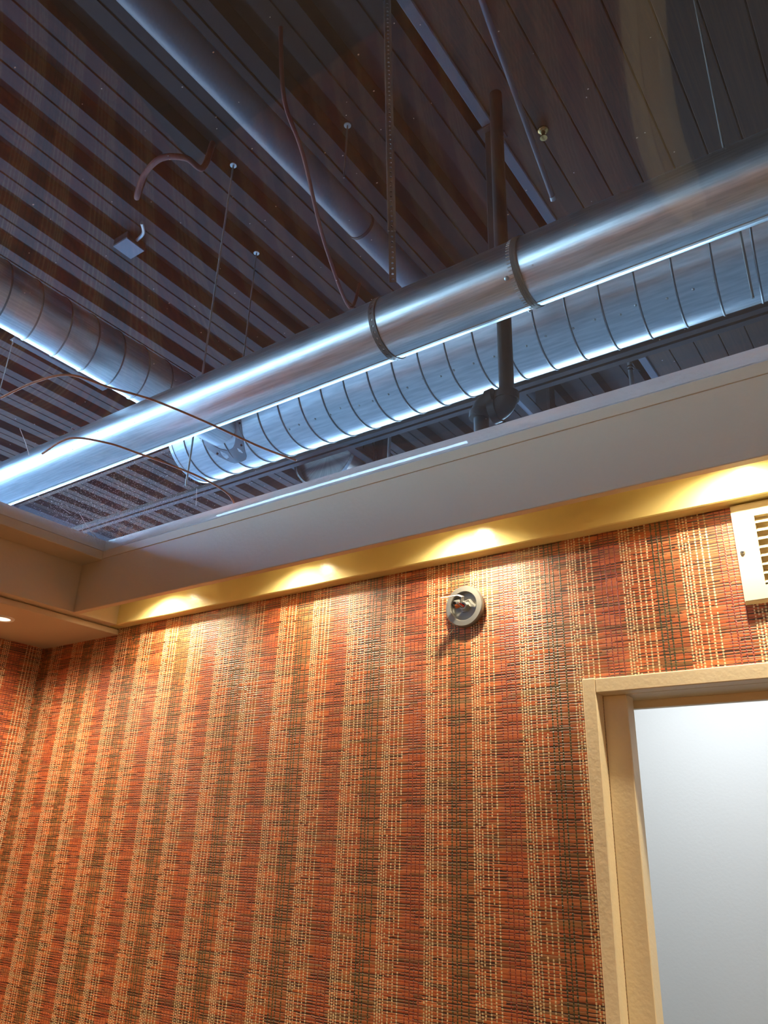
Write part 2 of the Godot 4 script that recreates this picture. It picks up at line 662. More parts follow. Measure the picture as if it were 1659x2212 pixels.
func build_room_lamps() -> void:
	var xs := [-2.45, -1.74, -1.09, -0.30, 0.45]
	for i in xs.size():
		var t := thing("puck_light", "small round puck light hidden in the ceiling slot, %s" % ["nearest the left corner", "second from the left corner", "above the round fixture pan", "above the air register's left edge", "farthest right, past the air register"][i], "light", Vector3(xs[i], 2.575, 0.165), "puck lights in the ceiling slot")
		obj("housing", lathe([Vector2(0.0, 0.0), Vector2(0.028, 0.0), Vector2(0.028, 0.012), Vector2(0.022, 0.012)], along(Vector3.ZERO, Vector3.DOWN), 24), M.zinc, t)
		obj("lens", lathe([Vector2(0.022, 0.010), Vector2(0.018, 0.014), Vector2(0.0, 0.015)], along(Vector3.ZERO, Vector3.DOWN), 24), M.lens, t)
		var l := SpotLight3D.new()
		l.name = "lamp_light"
		l.position = Vector3(0, -0.02, 0)
		l.rotation = Vector3(-PI / 2, 0, 0)
		l.light_color = WARM
		l.light_energy = SLOT_ENERGY * [1.7, 1.0, 1.15, 1.2, 1.0][i]
		l.spot_angle = 82.0 if i == 3 else 74.0
		l.spot_angle_attenuation = 1.0
		l.spot_range = 8.0
		l.spot_attenuation = 2.0
		l.light_size = 0.018
		l.shadow_enabled = true
		t.add_child(l)
	# recessed downlights in the soffits
	var spots := [
		[Vector3(-3.028, YC, 0.411), "white-rimmed recessed downlight in the left soffit, cut by the photo's left edge"],
		[Vector3(-3.09, YC, 1.7), "white-rimmed recessed downlight in the left soffit, farther from the striped wall"],
		[Vector3(1.12, YC, 0.9), "white-rimmed recessed downlight in the right soffit, nearest the door wall"],
		[Vector3(1.12, YC, 2.2), "white-rimmed recessed downlight in the right soffit, beside the camera"],
		[Vector3(-1.9, YC, 3.0), "white-rimmed recessed downlight in the rear soffit, on the left"],
		[Vector3(-0.2, YC, 3.0), "white-rimmed recessed downlight in the rear soffit, on the right"],
	]
	for s in spots:
		var t := thing("downlight", s[1], "light", s[0])
		obj("trim_ring", lathe([Vector2(0.034, 0.003), Vector2(0.037, 0.006), Vector2(0.047, 0.005), Vector2(0.05, 0.0)], along(Vector3.ZERO, Vector3.DOWN), 32, false), M.white, t)
		obj("lens", lathe([Vector2(0.035, 0.003), Vector2(0.02, 0.005), Vector2(0.0, 0.006)], along(Vector3.ZERO, Vector3.DOWN), 24), M.lens, t)
		var l := SpotLight3D.new()
		l.name = "lamp_light"
		l.position = Vector3(0, -0.02, 0)
		l.rotation = Vector3(-PI / 2, 0, 0)
		l.light_color = WARM
		l.light_energy = SOFFIT_ENERGY * (0.4 if s[0].z < 0.5 else 1.0)
		l.spot_angle = 80.0
		l.spot_angle_attenuation = 0.9
		l.spot_range = 8.0
		l.spot_attenuation = 2.0
		l.light_size = 0.03
		l.shadow_enabled = true
		t.add_child(l)
	# cool panel in the white room
	var p := thing("ceiling_panel_light", "flat cool white ceiling panel light in the room beyond the doorway", "light", Vector3(-0.7, 2.6, -0.9))
	obj("frame", box(Vector3(-0.42, -0.02, -0.32), Vector3(0.42, 0.0, 0.32), 0.003), M.white, p)
	obj("diffuser", box(Vector3(-0.4, -0.024, -0.3), Vector3(0.4, -0.0195, 0.3), 0.001), M.cool_lens, p)
	var a := AreaLight3D.new()
	a.name = "panel_light"
	a.area_size = Vector2(0.8, 0.6)
	a.position = Vector3(0, -0.03, 0)
	a.rotation = Vector3(-PI / 2, 0, 0)
	a.light_color = Color(0.97, 0.98, 1.0)
	a.light_energy = NEXT_ROOM_ENERGY
	a.area_range = 8.0
	a.shadow_enabled = true
	p.add_child(a)


# ---------------------------------------------------------------- skylight dome
const DOME_C := Vector3(-0.87, 2.676, 1.481)
const DOME_H := Vector3(1.772, 0.34, 1.219)


func dome_y(x: float, z: float) -> float:
	var u := clampf(absf(x - DOME_C.x) / DOME_H.x, 0, 1)
	var v := clampf(absf(z - DOME_C.z) / DOME_H.z, 0, 1)
	return DOME_C.y + 0.004 + DOME_H.y * pow(1.0 - pow(u, 3.0), 0.6) * pow(1.0 - pow(v, 2.2), 0.6)


func build_dome() -> void:
	var win := setting("window_1", "clear domed acrylic skylight over the light well")
	var n := 72
	var st := begin()
	var grid: Array = []
	for i in n + 1:
		var row: Array = []
		for k in n + 1:
			# denser towards the rim
			var u := sin((float(i) / n - 0.5) * PI)
			var v := sin((float(k) / n - 0.5) * PI)
			var x := DOME_C.x + DOME_H.x * u
			var z := DOME_C.z + DOME_H.z * v
			row.append(Vector3(x, dome_y(x, z), z))
		grid.append(row)
	for side in [0, 1]:
		var off := Vector3(0, 0.004 * side, 0)
		st.set_smooth_group(1 + side)
		for i in n:
			for k in n:
				var a: Vector3 = grid[i][k] + off
				var b: Vector3 = grid[i + 1][k] + off
				var c: Vector3 = grid[i + 1][k + 1] + off
				var d: Vector3 = grid[i][k + 1] + off
				if side == 0:
					quad(st, a, b, c, d)
				else:
					quad(st, d, c, b, a)
	obj("dome_pane", done(st), M.acrylic, win)
	# flat flange lying on the curb
	var fl := begin()
	var lo := DOME_C - Vector3(DOME_H.x, 0, DOME_H.z)
	var hi := DOME_C + Vector3(DOME_H.x, 0, DOME_H.z)
	for r in [[lo.x - 0.06, lo.z - 0.06, hi.x + 0.06, lo.z], [lo.x - 0.06, hi.z, hi.x + 0.06, hi.z + 0.06], [lo.x - 0.06, lo.z, lo.x, hi.z], [hi.x, lo.z, hi.x + 0.06, hi.z]]:
		add_box(fl, Vector3(r[0], DOME_C.y + 0.001, r[1]), Vector3(r[2], DOME_C.y + 0.007, r[3]), 0.001)
	obj("flange", done(fl), M.acrylic, win)
	# bright scratches in the far left corner
	for sc in [[Vector3(-2.337, 2.856, 0.863), Vector3(-2.382, 2.838, 0.809), Vector3(-2.424, 2.819, 0.764)], [Vector3(-2.540, 2.738, 0.461), Vector3(-2.570, 2.721, 0.410), Vector3(-2.598, 2.702, 0.343), Vector3(-2.631, 2.687, 0.301)], [Vector3(-2.576, 2.720, 0.416), Vector3(-2.608, 2.705, 0.394), Vector3(-2.629, 2.693, 0.364)], [Vector3(-2.026, 2.767, 0.344), Vector3(-2.077, 2.730, 0.295)], [Vector3(-2.556, 2.753, 0.643), Vector3(-2.557, 2.749, 0.594)], [Vector3(-2.556, 2.743, 0.535), Vector3(-2.561, 2.735, 0.487)]]:
		var lifted: Array = []
		for q in sc:
			lifted.append(q + Vector3(0, 0.005, 0))
		obj("scratch", tube(lifted, 0.0012, 5), M.dust, win)
	# dust and grit lying on the dome, thickest in the far left corner
	var mm := MultiMesh.new()
	mm.transform_format = MultiMesh.TRANSFORM_3D
	var bit := begin()
	add_lathe(bit, [Vector2(0.0, 0.0), Vector2(1.0, 0.0), Vector2(0.7, 0.5), Vector2(0.0, 0.7)], along(Vector3.ZERO, Vector3.UP), 5)
	mm.mesh = done(bit)
	mm.instance_count = 4200
	for i in 4200:
		var x: float
		var z: float
		if i < 3800:
			x = -2.62 + absf(rng.randfn(0.0, 0.26))
			z = 0.28 + absf(rng.randfn(0.0, 0.17))
		else:
			x = rng.randf_range(-2.6, 0.5)
			z = rng.randf_range(0.28, 1.9)
		var s := rng.randf_range(0.0007, 0.0017) * (1.6 if rng.randf() < 0.06 else 1.0)
		var b := Basis(Vector3.UP, rng.randf() * TAU).scaled(Vector3(s * rng.randf_range(0.8, 1.8), s * 0.5, s))
		mm.set_instance_transform(i, Transform3D(b, Vector3(x, dome_y(x, z) + 0.0045, z)))
	var mi := MultiMeshInstance3D.new()
	mi.name = "dust"
	mi.multimesh = mm
	mi.material_override = M.dust
	win.add_child(mi)
	tag(mi, "", "", "", "stuff")


# ---------------------------------------------------------------- above the skylight
const DECK_Y := 4.6


func build_shell() -> void:
	# dusty lid over the neighbouring rooms, with a hole for the skylight
	var fl := setting("floor_plenum", "dusty grey top of the rooms under the roof deck")
	var x0 := -2.642
	var x1 := 0.902
	var z0 := 0.262
	var z1 := 2.70
	for r in [[-7.0, -6.0, 3.5, z0], [-7.0, z1, 3.5, 5.0], [-7.0, z0, x0, z1], [x1, z0, 3.5, z1]]:
		obj("floor_panel", box(Vector3(r[0], 2.6765, r[1]), Vector3(r[2], 2.72, r[3]), 0), M.slab, fl)
	# outer walls with wide openings for daylight
	var openings := {
		"wall_outer_left": [[Vector3(-7.2, 2.6, -6.2), Vector3(-7, 2.75, 5.2)], [Vector3(-7.2, 4.4, -6.2), Vector3(-7, 4.8, 5.2)], [Vector3(-7.2, 2.75, -6.2), Vector3(-7, 4.4, -5.5)], [Vector3(-7.2, 2.75, 4.5), Vector3(-7, 4.4, 5.2)]],
		"wall_outer_back": [[Vector3(-7, 2.6, -6.2), Vector3(3.5, 2.75, -6)], [Vector3(-7, 3.9, -6.2), Vector3(3.5, 4.8, -6)], [Vector3(-7, 2.75, -6.2), Vector3(-6.8, 3.9, -6)], [Vector3(-1.5, 2.75, -6.2), Vector3(3.5, 3.9, -6)]],
		"wall_outer_front": [[Vector3(-7, 2.6, 5), Vector3(3.5, 2.75, 5.2)], [Vector3(-7, 3.25, 5), Vector3(3.5, 4.8, 5.2)], [Vector3(-7, 2.75, 5), Vector3(-6.8, 3.25, 5.2)], [Vector3(-3.2, 2.75, 5), Vector3(3.5, 3.25, 5.2)]],
		"wall_outer_right": [[Vector3(3.5, 2.6, -6.2), Vector3(3.7, 4.8, 5.2)]],
	}
	for key in openings:
		var w := setting(key)
		for b in openings[key]:
			obj("wall_panel", box(b[0], b[1], 0), M.hall, w)
	# corrugated deck in sheets, ribs running from front to back
	var rd := setting("ceiling_deck", "speckled grey corrugated steel roof deck, ribs running front to back")
	var st := begin()
	var prof := [Vector2(0, 0), Vector2(0.075, 0), Vector2(0.078, 0.007), Vector2(0.084, 0.007), Vector2(0.087, 0), Vector2(0.16, 0), Vector2(0.176, 0.075), Vector2(0.264, 0.075), Vector2(0.28, 0)]
	st.set_smooth_group(-1)
	for r in 4:
		for i in prof.size() - 1:
			var a: Vector2 = prof[i] + Vector2(r * 0.28, 0)
			var b: Vector2 = prof[i + 1] + Vector2(r * 0.28, 0)
			quad(st, Vector3(a.x, a.y, -6), Vector3(b.x, b.y, -6), Vector3(b.x, b.y, 5), Vector3(a.x, a.y, 5))
			quad(st, Vector3(a.x, a.y + 0.002, 5), Vector3(b.x, b.y + 0.002, 5), Vector3(b.x, b.y + 0.002, -6), Vector3(a.x, a.y + 0.002, -6))
	var sheet := done(st)
	for i in 10:
		var o := obj("deck_sheet", sheet, M.deck, rd)
		o.position = Vector3(-7.24 + i * 1.12, DECK_Y, 0)
	obj("roof_top", box(Vector3(-7.2, 4.69, -6.2), Vector3(4.0, 4.8, 5.2), 0), M.hall, rd)
	# dark plank soffit to the right of the edge beam
	var pl := setting("ceiling_plank", "dark brown stained plank soffit on the right, above the duct")
	var plank := box(Vector3(0.002, 0, -5.95), Vector3(0.143, 0.022, 4.5), 0.003)
	for i in 26:
		var o := obj("plank", plank, M["wood%d" % (i % 3)], pl)
		o.position = Vector3(-1.07 + i * 0.145, 4.5 + rng.randf_range(0, 0.004), rng.randf_range(-0.05, 0.0))


func build_steel() -> void:
	# open-web joist running along x behind the spiral duct
	var j := thing("roof_joist", "dark open-web steel roof joist running behind the spiral duct", "joist", Vector3(0, 0, -1.5))
	for s in [-1, 1]:
		var st := begin()
		add_box(st, Vector3(-6.95, 4.03, minf(0.012 * s, 0.05 * s)), Vector3(3.4, 4.036, maxf(0.012 * s, 0.05 * s)), 0.001)
		add_box(st, Vector3(-6.95, 4.03, minf(0.010 * s, 0.016 * s)), Vector3(3.4, 4.08, maxf(0.010 * s, 0.016 * s)), 0.001)
		obj("chord_angle", done(st), M.joist, j)
		var tp := begin()
		add_box(tp, Vector3(-6.95, 4.55, minf(0.010 * s, 0.05 * s)), Vector3(3.4, 4.598, maxf(0.010 * s, 0.05 * s)), 0.001)
		obj("chord_angle", done(tp), M.joist, j)
	for x in [-2.86, -1.62]:
		var w := begin()
		add_box(w, Vector3(x - 0.06, 3.86, -0.42), Vector3(x + 0.06, 4.6, -0.40), 0.002)
		add_box(w, Vector3(x + 0.04, 3.86, -0.42), Vector3(x + 0.06, 4.6, -0.34), 0.002)
		obj("strut", done(w), M.joist, j)
		obj("strut_tie", box(Vector3(x - 0.03, 4.04, -0.41), Vector3(x + 0.03, 4.05, 0.0), 0.001), M.joist, j)
	# grey edge angle along the plank soffit
	var e := begin()
	add_box(e, Vector3(-1.115, 4.49, -5.95), Vector3(-1.066, 4.596, 4.5), 0.004)
	tag(obj("edge_beam", done(e), M.pipe), "slim blue-grey steel edge beam along the plank soffit", "beam")
	# slim post
	var p := thing("steel_post", "slim dark steel hanger post above the smooth duct, under the edge beam", "post", Vector3(-1.09, 3.64, -0.22))
	obj("shaft", box(Vector3(-0.024, 0.0, -0.024), Vector3(0.024, 0.84, 0.024), 0.003), M.joist, p)
	obj("cap_plate", box(Vector3(-0.05, 0.84, -0.05), Vector3(0.05, 0.85, 0.05), 0.002), M.joist, p)
	# large round pipe under the deck
	var bp := thing("round_pipe", "long dark blue-grey round pipe hung under the roof deck at upper left", "pipe", Vector3(-1.86, 4.43, 0))
	obj("pipe_run", lathe([Vector2(0.07, -5.9), Vector2(0.07, -0.32), Vector2(0.07, 3.9)], along(Vector3.ZERO, Vector3.BACK), 32, false), M.pipe, bp)
	obj("coupling_band", lathe([Vector2(0.069, -0.31), Vector2(0.074, -0.31), Vector2(0.074, -0.295), Vector2(0.069, -0.295)], along(Vector3.ZERO, Vector3.BACK), 32), M.joist, bp)
	# sprinkler drop and head over the plank soffit
	var cd := thing("conduit_drop", "thin dark angled conduit in front of the plank soffit", "conduit", Vector3.ZERO)
	obj("tube", tube([Vector3(-0.852, 4.505, 0.33), Vector3(-0.866, 4.46, 0.20), Vector3(-0.955, 4.3, -0.536)], 0.012, 10), M.pipe, cd)
	obj("end_cap", lathe([Vector2(0, 0), Vector2(0.014, 0), Vector2(0.014, 0.02), Vector2(0, 0.02)], along(Vector3(-0.953, 4.304, -0.52), Vector3(-0.089, -0.16, -0.736)), 12), M.conduit, cd)
	var sp := thing("sprinkler_head", "small brass sprinkler head shining against the dark planks", "sprinkler", Vector3(-0.90, 4.49, -0.33))
	obj("escutcheon", lathe([Vector2(0.0, 0.0), Vector2(0.026, 0.0), Vector2(0.022, 0.01), Vector2(0.010, 0.014)], along(Vector3.ZERO, Vector3.DOWN), 20, false), M.brass, sp)
	obj("frame", lathe([Vector2(0.009, 0.012), Vector2(0.007, 0.03), Vector2(0.003, 0.045)], along(Vector3.ZERO, Vector3.DOWN), 12), M.brass, sp)
	obj("deflector", lathe([Vector2(0.0, 0.045), Vector2(0.016, 0.046), Vector2(0.016, 0.048), Vector2(0.0, 0.05)], along(Vector3.ZERO, Vector3.DOWN), 16), M.brass, sp)
	# junction box with a conduit stub
	var jb := thing("junction_box", "small square steel junction box on the deck at far left", "junction box", Vector3(-3.09, 4.598, 0.16))
	obj("box_body", box(Vector3(-0.06, -0.05, -0.06), Vector3(0.06, 0, 0.06), 0.004), M.joist, jb)
	obj("cover", box(Vector3(-0.058, -0.054, -0.058), Vector3(0.058, -0.05, 0.058), 0.001), M.pipe, jb)
	obj("conduit_stub", tube(smooth_path([Vector3(0.06, -0.025, 0), Vector3(0.14, -0.03, 0.02), Vector3(0.22, -0.06, 0.09)]), 0.009, 8), M.conduit, jb)


func hang(called: String, label: String, top: Vector3, bottom_y: float, r: float, m: Material, category := "rod") -> void:
	var t := thing(called, label, category, top)
	obj("rod", tube([Vector3.ZERO, Vector3(0, bottom_y - top.y, 0)], r, 8), m, t)
	obj("washer", lathe([Vector2(0, -0.004), Vector2(0.016, -0.004), Vector2(0.016, 0.0), Vector2(0, 0.0)], along(Vector3.ZERO, Vector3.UP), 16), M.zinc, t)


func build_ducts() -> void:
	var ax := along(Vector3.ZERO, Vector3.RIGHT)
	# smooth front duct: two snap-lock pieces joined at a drawband
	var R := 0.10
	var f := thing("smooth_duct", "smooth round galvanised duct nearest the skylight, running left to right", "duct", Vector3(0, 3.12, 0.36))
	obj("duct_section", lathe([Vector2(R, -5.5), Vector2(R, -3.6), Vector2(R, -1.9), Vector2(R, -0.705)], ax, 96, false), M.duct, f)
	obj("duct_section", lathe([Vector2(R * 0.985, -0.72), Vector2(R * 0.985, -0.70), Vector2(R * 1.004, -0.695), Vector2(R * 1.004, 0.6), Vector2(R * 1.004, 2.4)], ax, 96, false), M.duct, f)
	var db := begin()
	for k in 9:
		var x0 := -0.716 + k * 0.0022
		add_lathe(db, [Vector2(R + 0.001, x0), Vector2(R + (0.0045 if k % 2 == 0 else 0.002), x0 + 0.0011), Vector2(R + 0.001, x0 + 0.0022)], ax, 72)
	obj("joint_bead", done(db), M.zinc, f)
	# crimp ticks on the joint
	var cr := begin()
	for k in 60:
		var a := TAU * k / 60.0
		var xf := Transform3D(Basis(Vector3.RIGHT, a), Vector3.ZERO)
		add_box(cr, Vector3(-0.728, R - 0.002, -0.0016), Vector3(-0.716, R + 0.0022, 0.0016), 0.0008, xf)
	obj("crimp", done(cr), M.zinc, f)
	for a in [2.25, 3.9, 5.6]:
		var d := Vector3(0, cos(a), sin(a))
		obj("screw", lathe([Vector2(0.0065, 0.0), Vector2(0.0065, 0.003), Vector2(0.004, 0.006), Vector2(0, 0.0065)], along(Vector3(-0.738, 0, 0) + d * R, d), 10, false), M.zinc, f)
	# lengthwise lock seam
	var ls := begin()
	add_box(ls, Vector3(-5.5, R - 0.003, -0.006), Vector3(2.4, R + 0.002, 0.006), 0.001, Transform3D(Basis(Vector3.RIGHT, -2.9), Vector3.ZERO))
	obj("lock_seam", done(ls), M.zinc, f)

	# perforated hanger round the front duct
	var h := thing("hanger_strap", "perforated steel strap looped under the smooth duct, hanging from the deck", "hanger strap", Vector3(-1.185, 3.12, 0.36))
	var hs := begin()
	var rad := R + 0.0015
	var loop := func(u: float, wd: float, o: float) -> Vector3:
		var a := u / rad
		return Vector3(wd + 0.0, cos(a) * (rad + o), sin(a) * (rad + o))
	add_strap(hs, loop, TAU * rad, 0.022, 0.0016, TAU * rad / 32.0, 0.0038)
	obj("loop", done(hs), M.loop, h)
	var vs := begin()
	var top := Vector3(0.025, 1.48, 0.13)
	var bot := Vector3(0.07, 0.087, 0.09)
	var dirv := (top - bot)
	var L := dirv.length()
	dirv = dirv / L
	var side := Vector3(0.80, 0, -0.60)
	side = (side - dirv * side.dot(dirv)).normalized()
	var outv := side.cross(dirv).normalized()
	var straight := func(u: float, wd: float, o: float) -> Vector3:
		return bot + dirv * u + side * wd + outv * (o + 0.0)
	add_strap(vs, straight, L, 0.022, 0.0016, L / 66.0, 0.0038)
	obj("vertical_strap", done(vs), M.strap, h)
	var v2 := begin()
	for s in [-1.0, 1.0]:
		var xf := Transform3D(Basis(side, dirv, side.cross(dirv)), bot)
		add_box(v2, Vector3(s * 0.010 - 0.0035, 0.20, 0.002), Vector3(s * 0.010 + 0.0035, L, 0.006), 0.001, xf)
	obj("folded_strap", done(v2), M.strap, h)

	# spiral duct behind
	var RS := 0.22
	var sp := thing("spiral_duct", "large galvanised spiral-seam duct behind and above the smooth duct", "duct", Vector3(0, 3.63, -0.47))
	obj("shell", lathe([Vector2(RS, -3.05), Vector2(RS, -1.6), Vector2(RS, 0.0), Vector2(RS, 2.6)], ax, 96, false), M.spiral, sp)
	obj("end_cap", lathe([Vector2(0, -3.055), Vector2(RS - 0.004, -3.055), Vector2(RS + 0.003, -3.055), Vector2(RS + 0.003, -3.035), Vector2(RS, -3.035)], ax, 96), M.spiral, sp)
	var pts: Array = []
	var turns := 42
	var per := 40
	for i in turns * per:
		var a := TAU * i / per
		var x := -3.03 + 0.131 * i / per
		if x > 2.5:
			break
		pts.append(Vector3(x, cos(a) * (RS + 0.0008), -sin(a) * (RS + 0.0008)))
	obj("spiral_seam", tube(pts, 0.0042, 6), M.seam, sp)
	var rv := begin()
	for i in 24:
		var x := -2.3 + i * 0.085 + rng.randf_range(-0.02, 0.02)
		var a := 2.62 + rng.randf_range(-0.05, 0.05)
		var d := Vector3(0, cos(a), sin(a))
		add_lathe(rv, [Vector2(0.006, -0.001), Vector2(0.004, 0.0025), Vector2(0, 0.0035)], along(Vector3(x, 0, 0) + d * RS, d), 8, false)
	var rvo := obj("rivet", done(rv), M.zinc, sp)
	tag(rvo, "", "", "", "stuff")

	# branch duct coming in from the front left
	var RB := 0.119
	var br := thing("branch_duct", "smaller spiral branch duct at far left, joining the large spiral duct", "duct", Vector3(-2.68, 3.555, 0))
	var bz := along(Vector3.ZERO, Vector3.BACK)
	obj("shell", lathe([Vector2(RB, -0.30), Vector2(RB, 1.2), Vector2(RB, 4.2)], bz, 64, false), M.spiral, br)
	pts = []
	for i in 34 * per:
		var a := TAU * i / per
		var z := -0.26 + 0.131 * i / per
		if z > 4.1:
			break
		pts.append(Vector3(cos(a) * (RB + 0.0006), sin(a) * (RB + 0.0006), z))
	obj("spiral_seam", tube(pts, 0.0034, 6), M.seam, br)
	# saddle flange bent onto the large duct, with screws
	var sd := begin()
	var dy := 3.63 - 3.555
	sd.set_smooth_group(1)
	var ring: Array = []
	for i in 49:
		var a := TAU * i / 48.0
		var row: Array = []
		for rr in [RB + 0.001, RB + 0.036]:
			var px: float = cos(a) * rr
			var py: float = sin(a) * rr
			var off := clampf((py - dy) / (RS + 0.003), -0.99, 0.99)
			row.append(Vector3(px, py, -0.47 + (RS + 0.003) * sqrt(1.0 - off * off)))
		ring.append(row)
	for i in 48:
		quad(sd, ring[i][0], ring[i][1], ring[i + 1][1], ring[i + 1][0])
		var back := Vector3(0, 0, -0.004)
		quad(sd, ring[i][1], ring[i][1] + back, ring[i + 1][1] + back, ring[i + 1][1])
	var flange := obj("saddle_flange", done(sd), M.flange, br)
	for i in 10:
		var a := TAU * (i + 0.5) / 10.0
		var px := cos(a) * (RB + 0.027)
		var py := sin(a) * (RB + 0.027)
		var off := (py - dy) / (RS + 0.003)
		var nrm := Vector3(0, off, sqrt(1.0 - off * off))
		obj("screw", lathe([Vector2(0.006, 0.0), Vector2(0.006, 0.003), Vector2(0.003, 0.006), Vector2(0, 0.0065)], along(Vector3(px, py, -0.47) + Vector3(0, 0, nrm.z * (RS + 0.002)), nrm), 8, false), M.joist, flange)

	# far duct stub seen below the joist
	var fd := thing("far_duct", "short spiral duct with an open rim below the joist, behind the large duct", "duct", Vector3(-3.15, 4.14, -1.62))
	obj("shell", lathe([Vector2(0.268, 0.0), Vector2(0.262, 0.0), Vector2(0.262, -0.02), Vector2(0.255, -0.02), Vector2(0.255, -3.0)], bz, 64, false), M.spiral, fd)
	obj("hanger", box(Vector3(-0.012, 0.25, -0.30), Vector3(0.012, 0.46, -0.296), 0.001), M.strap, fd)
	obj("end_plate", lathe([Vector2(0.0, -0.05), Vector2(0.25, -0.05), Vector2(0.25, 0.0), Vector2(0.268, 0.0), Vector2(0.268, -0.03), Vector2(0.256, -0.03)], bz, 64), M.duct, fd)
	pts = []
	for i in 20 * per:
		var a := TAU * i / per
		pts.append(Vector3(cos(a) * 0.256, sin(a) * 0.256, -0.12 - 0.131 * i / per))
	obj("spiral_seam", tube(pts, 0.0045, 6), M.seam, fd)


func build_services() -> void:
	# black pipe with an offset made of two elbows
	var zp := -0.05
	var p := thing("black_pipe", "black iron drop pipe with two elbows in front of the spiral duct", "pipe", Vector3(-0.985, 2.72, zp))
	obj("riser", lathe([Vector2(0.026, 0.29), Vector2(0.026, 1.75)], along(Vector3.ZERO, Vector3.UP), 24), M.black, p)
	obj("lower_pipe", lathe([Vector2(0.026, 0.0), Vector2(0.026, 0.27)], along(Vector3(-0.098, 0, 0), Vector3.UP), 24), M.black, p)
	for e in 2:
		var st := begin()
		var c := Vector3(0, 0.262, 0) if e == 0 else Vector3(-0.098, 0.31, 0)
		var s := 1.0 if e == 0 else -1.0
		var path: Array = []
		for i in 9:
			var a := PI / 2 * i / 8.0
			if e == 0:
				path.append(Vector3(-0.045 + 0.045 * cos(a), 0.30 - 0.045 * sin(a), 0))
			else:
				path.append(Vector3(-0.053 - 0.045 * sin(a), 0.255 + 0.045 * cos(a) - 0.045, 0) + Vector3(0, 0.045, 0))
		add_tube(st, path, 0.037, 20)
		for en in [0, 8]:
			var d: Vector3 = (path[1] - path[0]) if en == 0 else (path[7] - path[8])
			add_lathe(st, [Vector2(0.0, 0.012), Vector2(0.042, 0.012), Vector2(0.042, -0.014), Vector2(0.0, -0.014)], along(path[en], -d), 24)
		obj("elbow", done(st), M.black, p)
	# rods and wires
	hang("hanger_rod", "bright threaded rod hanging from the deck in front of the branch duct", Vector3(-2.25, 4.6, 0.216), 2.89, 0.0042, M.zinc)
	hang("hanger_rod", "dimmer threaded rod holding the spiral duct, right of the bright rod", Vector3(-2.575, 4.6, -0.285), 3.80, 0.0036, M.steel)
	hang("hanger_rod", "short dark rod beside the round pipe's coupling band", Vector3(-1.655, 4.6, 0.09), 4.28, 0.004, M.steel)
	hang("hanger_wire", "thin bright wire hanging at the far right, passing behind the smooth duct", Vector3(-0.196, 4.5, 0.0), 3.05, 0.0036, M.zinc, "wire")
	# flat trapeze strip under the branch duct with its wire
	var ts := thing("trapeze_strip", "flat grey metal strip lying beside the branch duct", "metal strip", Vector3(-2.965, 3.585, 0.44))
	obj("strip", box(Vector3(-0.018, -0.003, -0.235), Vector3(0.018, 0.0, 0.245), 0.001), M.angle, ts)
	obj("lip", box(Vector3(0.015, -0.003, -0.235), Vector3(0.018, 0.022, 0.245), 0.001), M.angle, ts)
	var tw := thing("tie_wire", "thin wire dangling from the grey strip's near end", "wire", Vector3(-2.972, 3.585, 0.675))
	obj("wire", tube([Vector3(0, 0.012, 0), Vector3(0, -0.3, 0.0)], 0.0022, 6), M.zinc, tw)
	obj("twist", tube(smooth_path([Vector3(-0.006, 0.0, 0), Vector3(0.006, -0.006, 0.005), Vector3(-0.005, -0.014, -0.004), Vector3(0.002, -0.024, 0)]), 0.0022, 6), M.zinc, tw)
	# conduits below the joist
	var c1 := thing("bent_conduit", "bent grey conduit dropping below the joist, left of the black pipe", "conduit", Vector3(-2.66, 4.05, -1.72))
	obj("tube", tube(smooth_path([Vector3(0, 0.55, 0), Vector3(0, -0.02, 0), Vector3(-0.01, -0.07, 0.0), Vector3(-0.05, -0.12, -0.02), Vector3(-0.12, -0.16, -0.05)]), 0.012, 10), M.conduit, c1)
	var c2 := thing("bent_conduit", "light grey conduit tied with black straps below the joist, right of the black pipe", "conduit", Vector3(-1.03, 4.05, -1.72))
	obj("tube", tube(smooth_path([Vector3(0, 0.55, 0), Vector3(0.0, 0.06, 0), Vector3(0, -0.05, 0.0), Vector3(-0.015, -0.10, -0.0), Vector3(-0.06, -0.15, -0.03)]), 0.013, 10), M.conduit, c2)
	obj("cable_tie", lathe([Vector2(0.013, 0.0), Vector2(0.017, 0.0), Vector2(0.017, 0.008), Vector2(0.013, 0.008)], along(Vector3(0, 0.06, 0), Vector3.UP), 16), M.black, c2)
	obj("cable_tie", lathe([Vector2(0.013, 0.0), Vector2(0.017, 0.0), Vector2(0.017, 0.008), Vector2(0.013, 0.008)], along(Vector3(0, 0.04, 0), Vector3(0.2, 1, 0)), 16), M.black, c2)
	obj("tie_tail", tube([Vector3(0.012, 0.06, 0.01), Vector3(0.06, 0.0, 0.03)], 0.003, 6), M.black, c2)
	# orange cords lying over the far left corner of the dome
	var up := Vector3(0, 0.009, 0)
	for e in [[[Vector3(-2.270, 2.887, 0.979), Vector3(-2.131, 2.915, 0.951), Vector3(-2.020, 2.927, 0.905), Vector3(-1.962, 2.919, 0.800), Vector3(-1.882, 2.904, 0.687), Vector3(-1.794, 2.870, 0.544), Vector3(-1.678, 2.811, 0.394), Vector3(-1.575, 2.764, 0.320)], "thin orange cord over the dome, crossing the branch duct and smooth duct"],
			[[Vector3(-2.390, 2.827, 0.739), Vector3(-2.261, 2.857, 0.724), Vector3(-2.176, 2.856, 0.636), Vector3(-2.117, 2.840, 0.542), Vector3(-2.049, 2.816, 0.450), Vector3(-1.974, 2.780, 0.361), Vector3(-1.916, 2.737, 0.298), Vector3(-1.904, 2.705, 0.270)], "thin orange cord over the dome, ending at the light well's far edge"]]:
		var pts: Array = []
		for q in e[0]:
			pts.append(q + up)
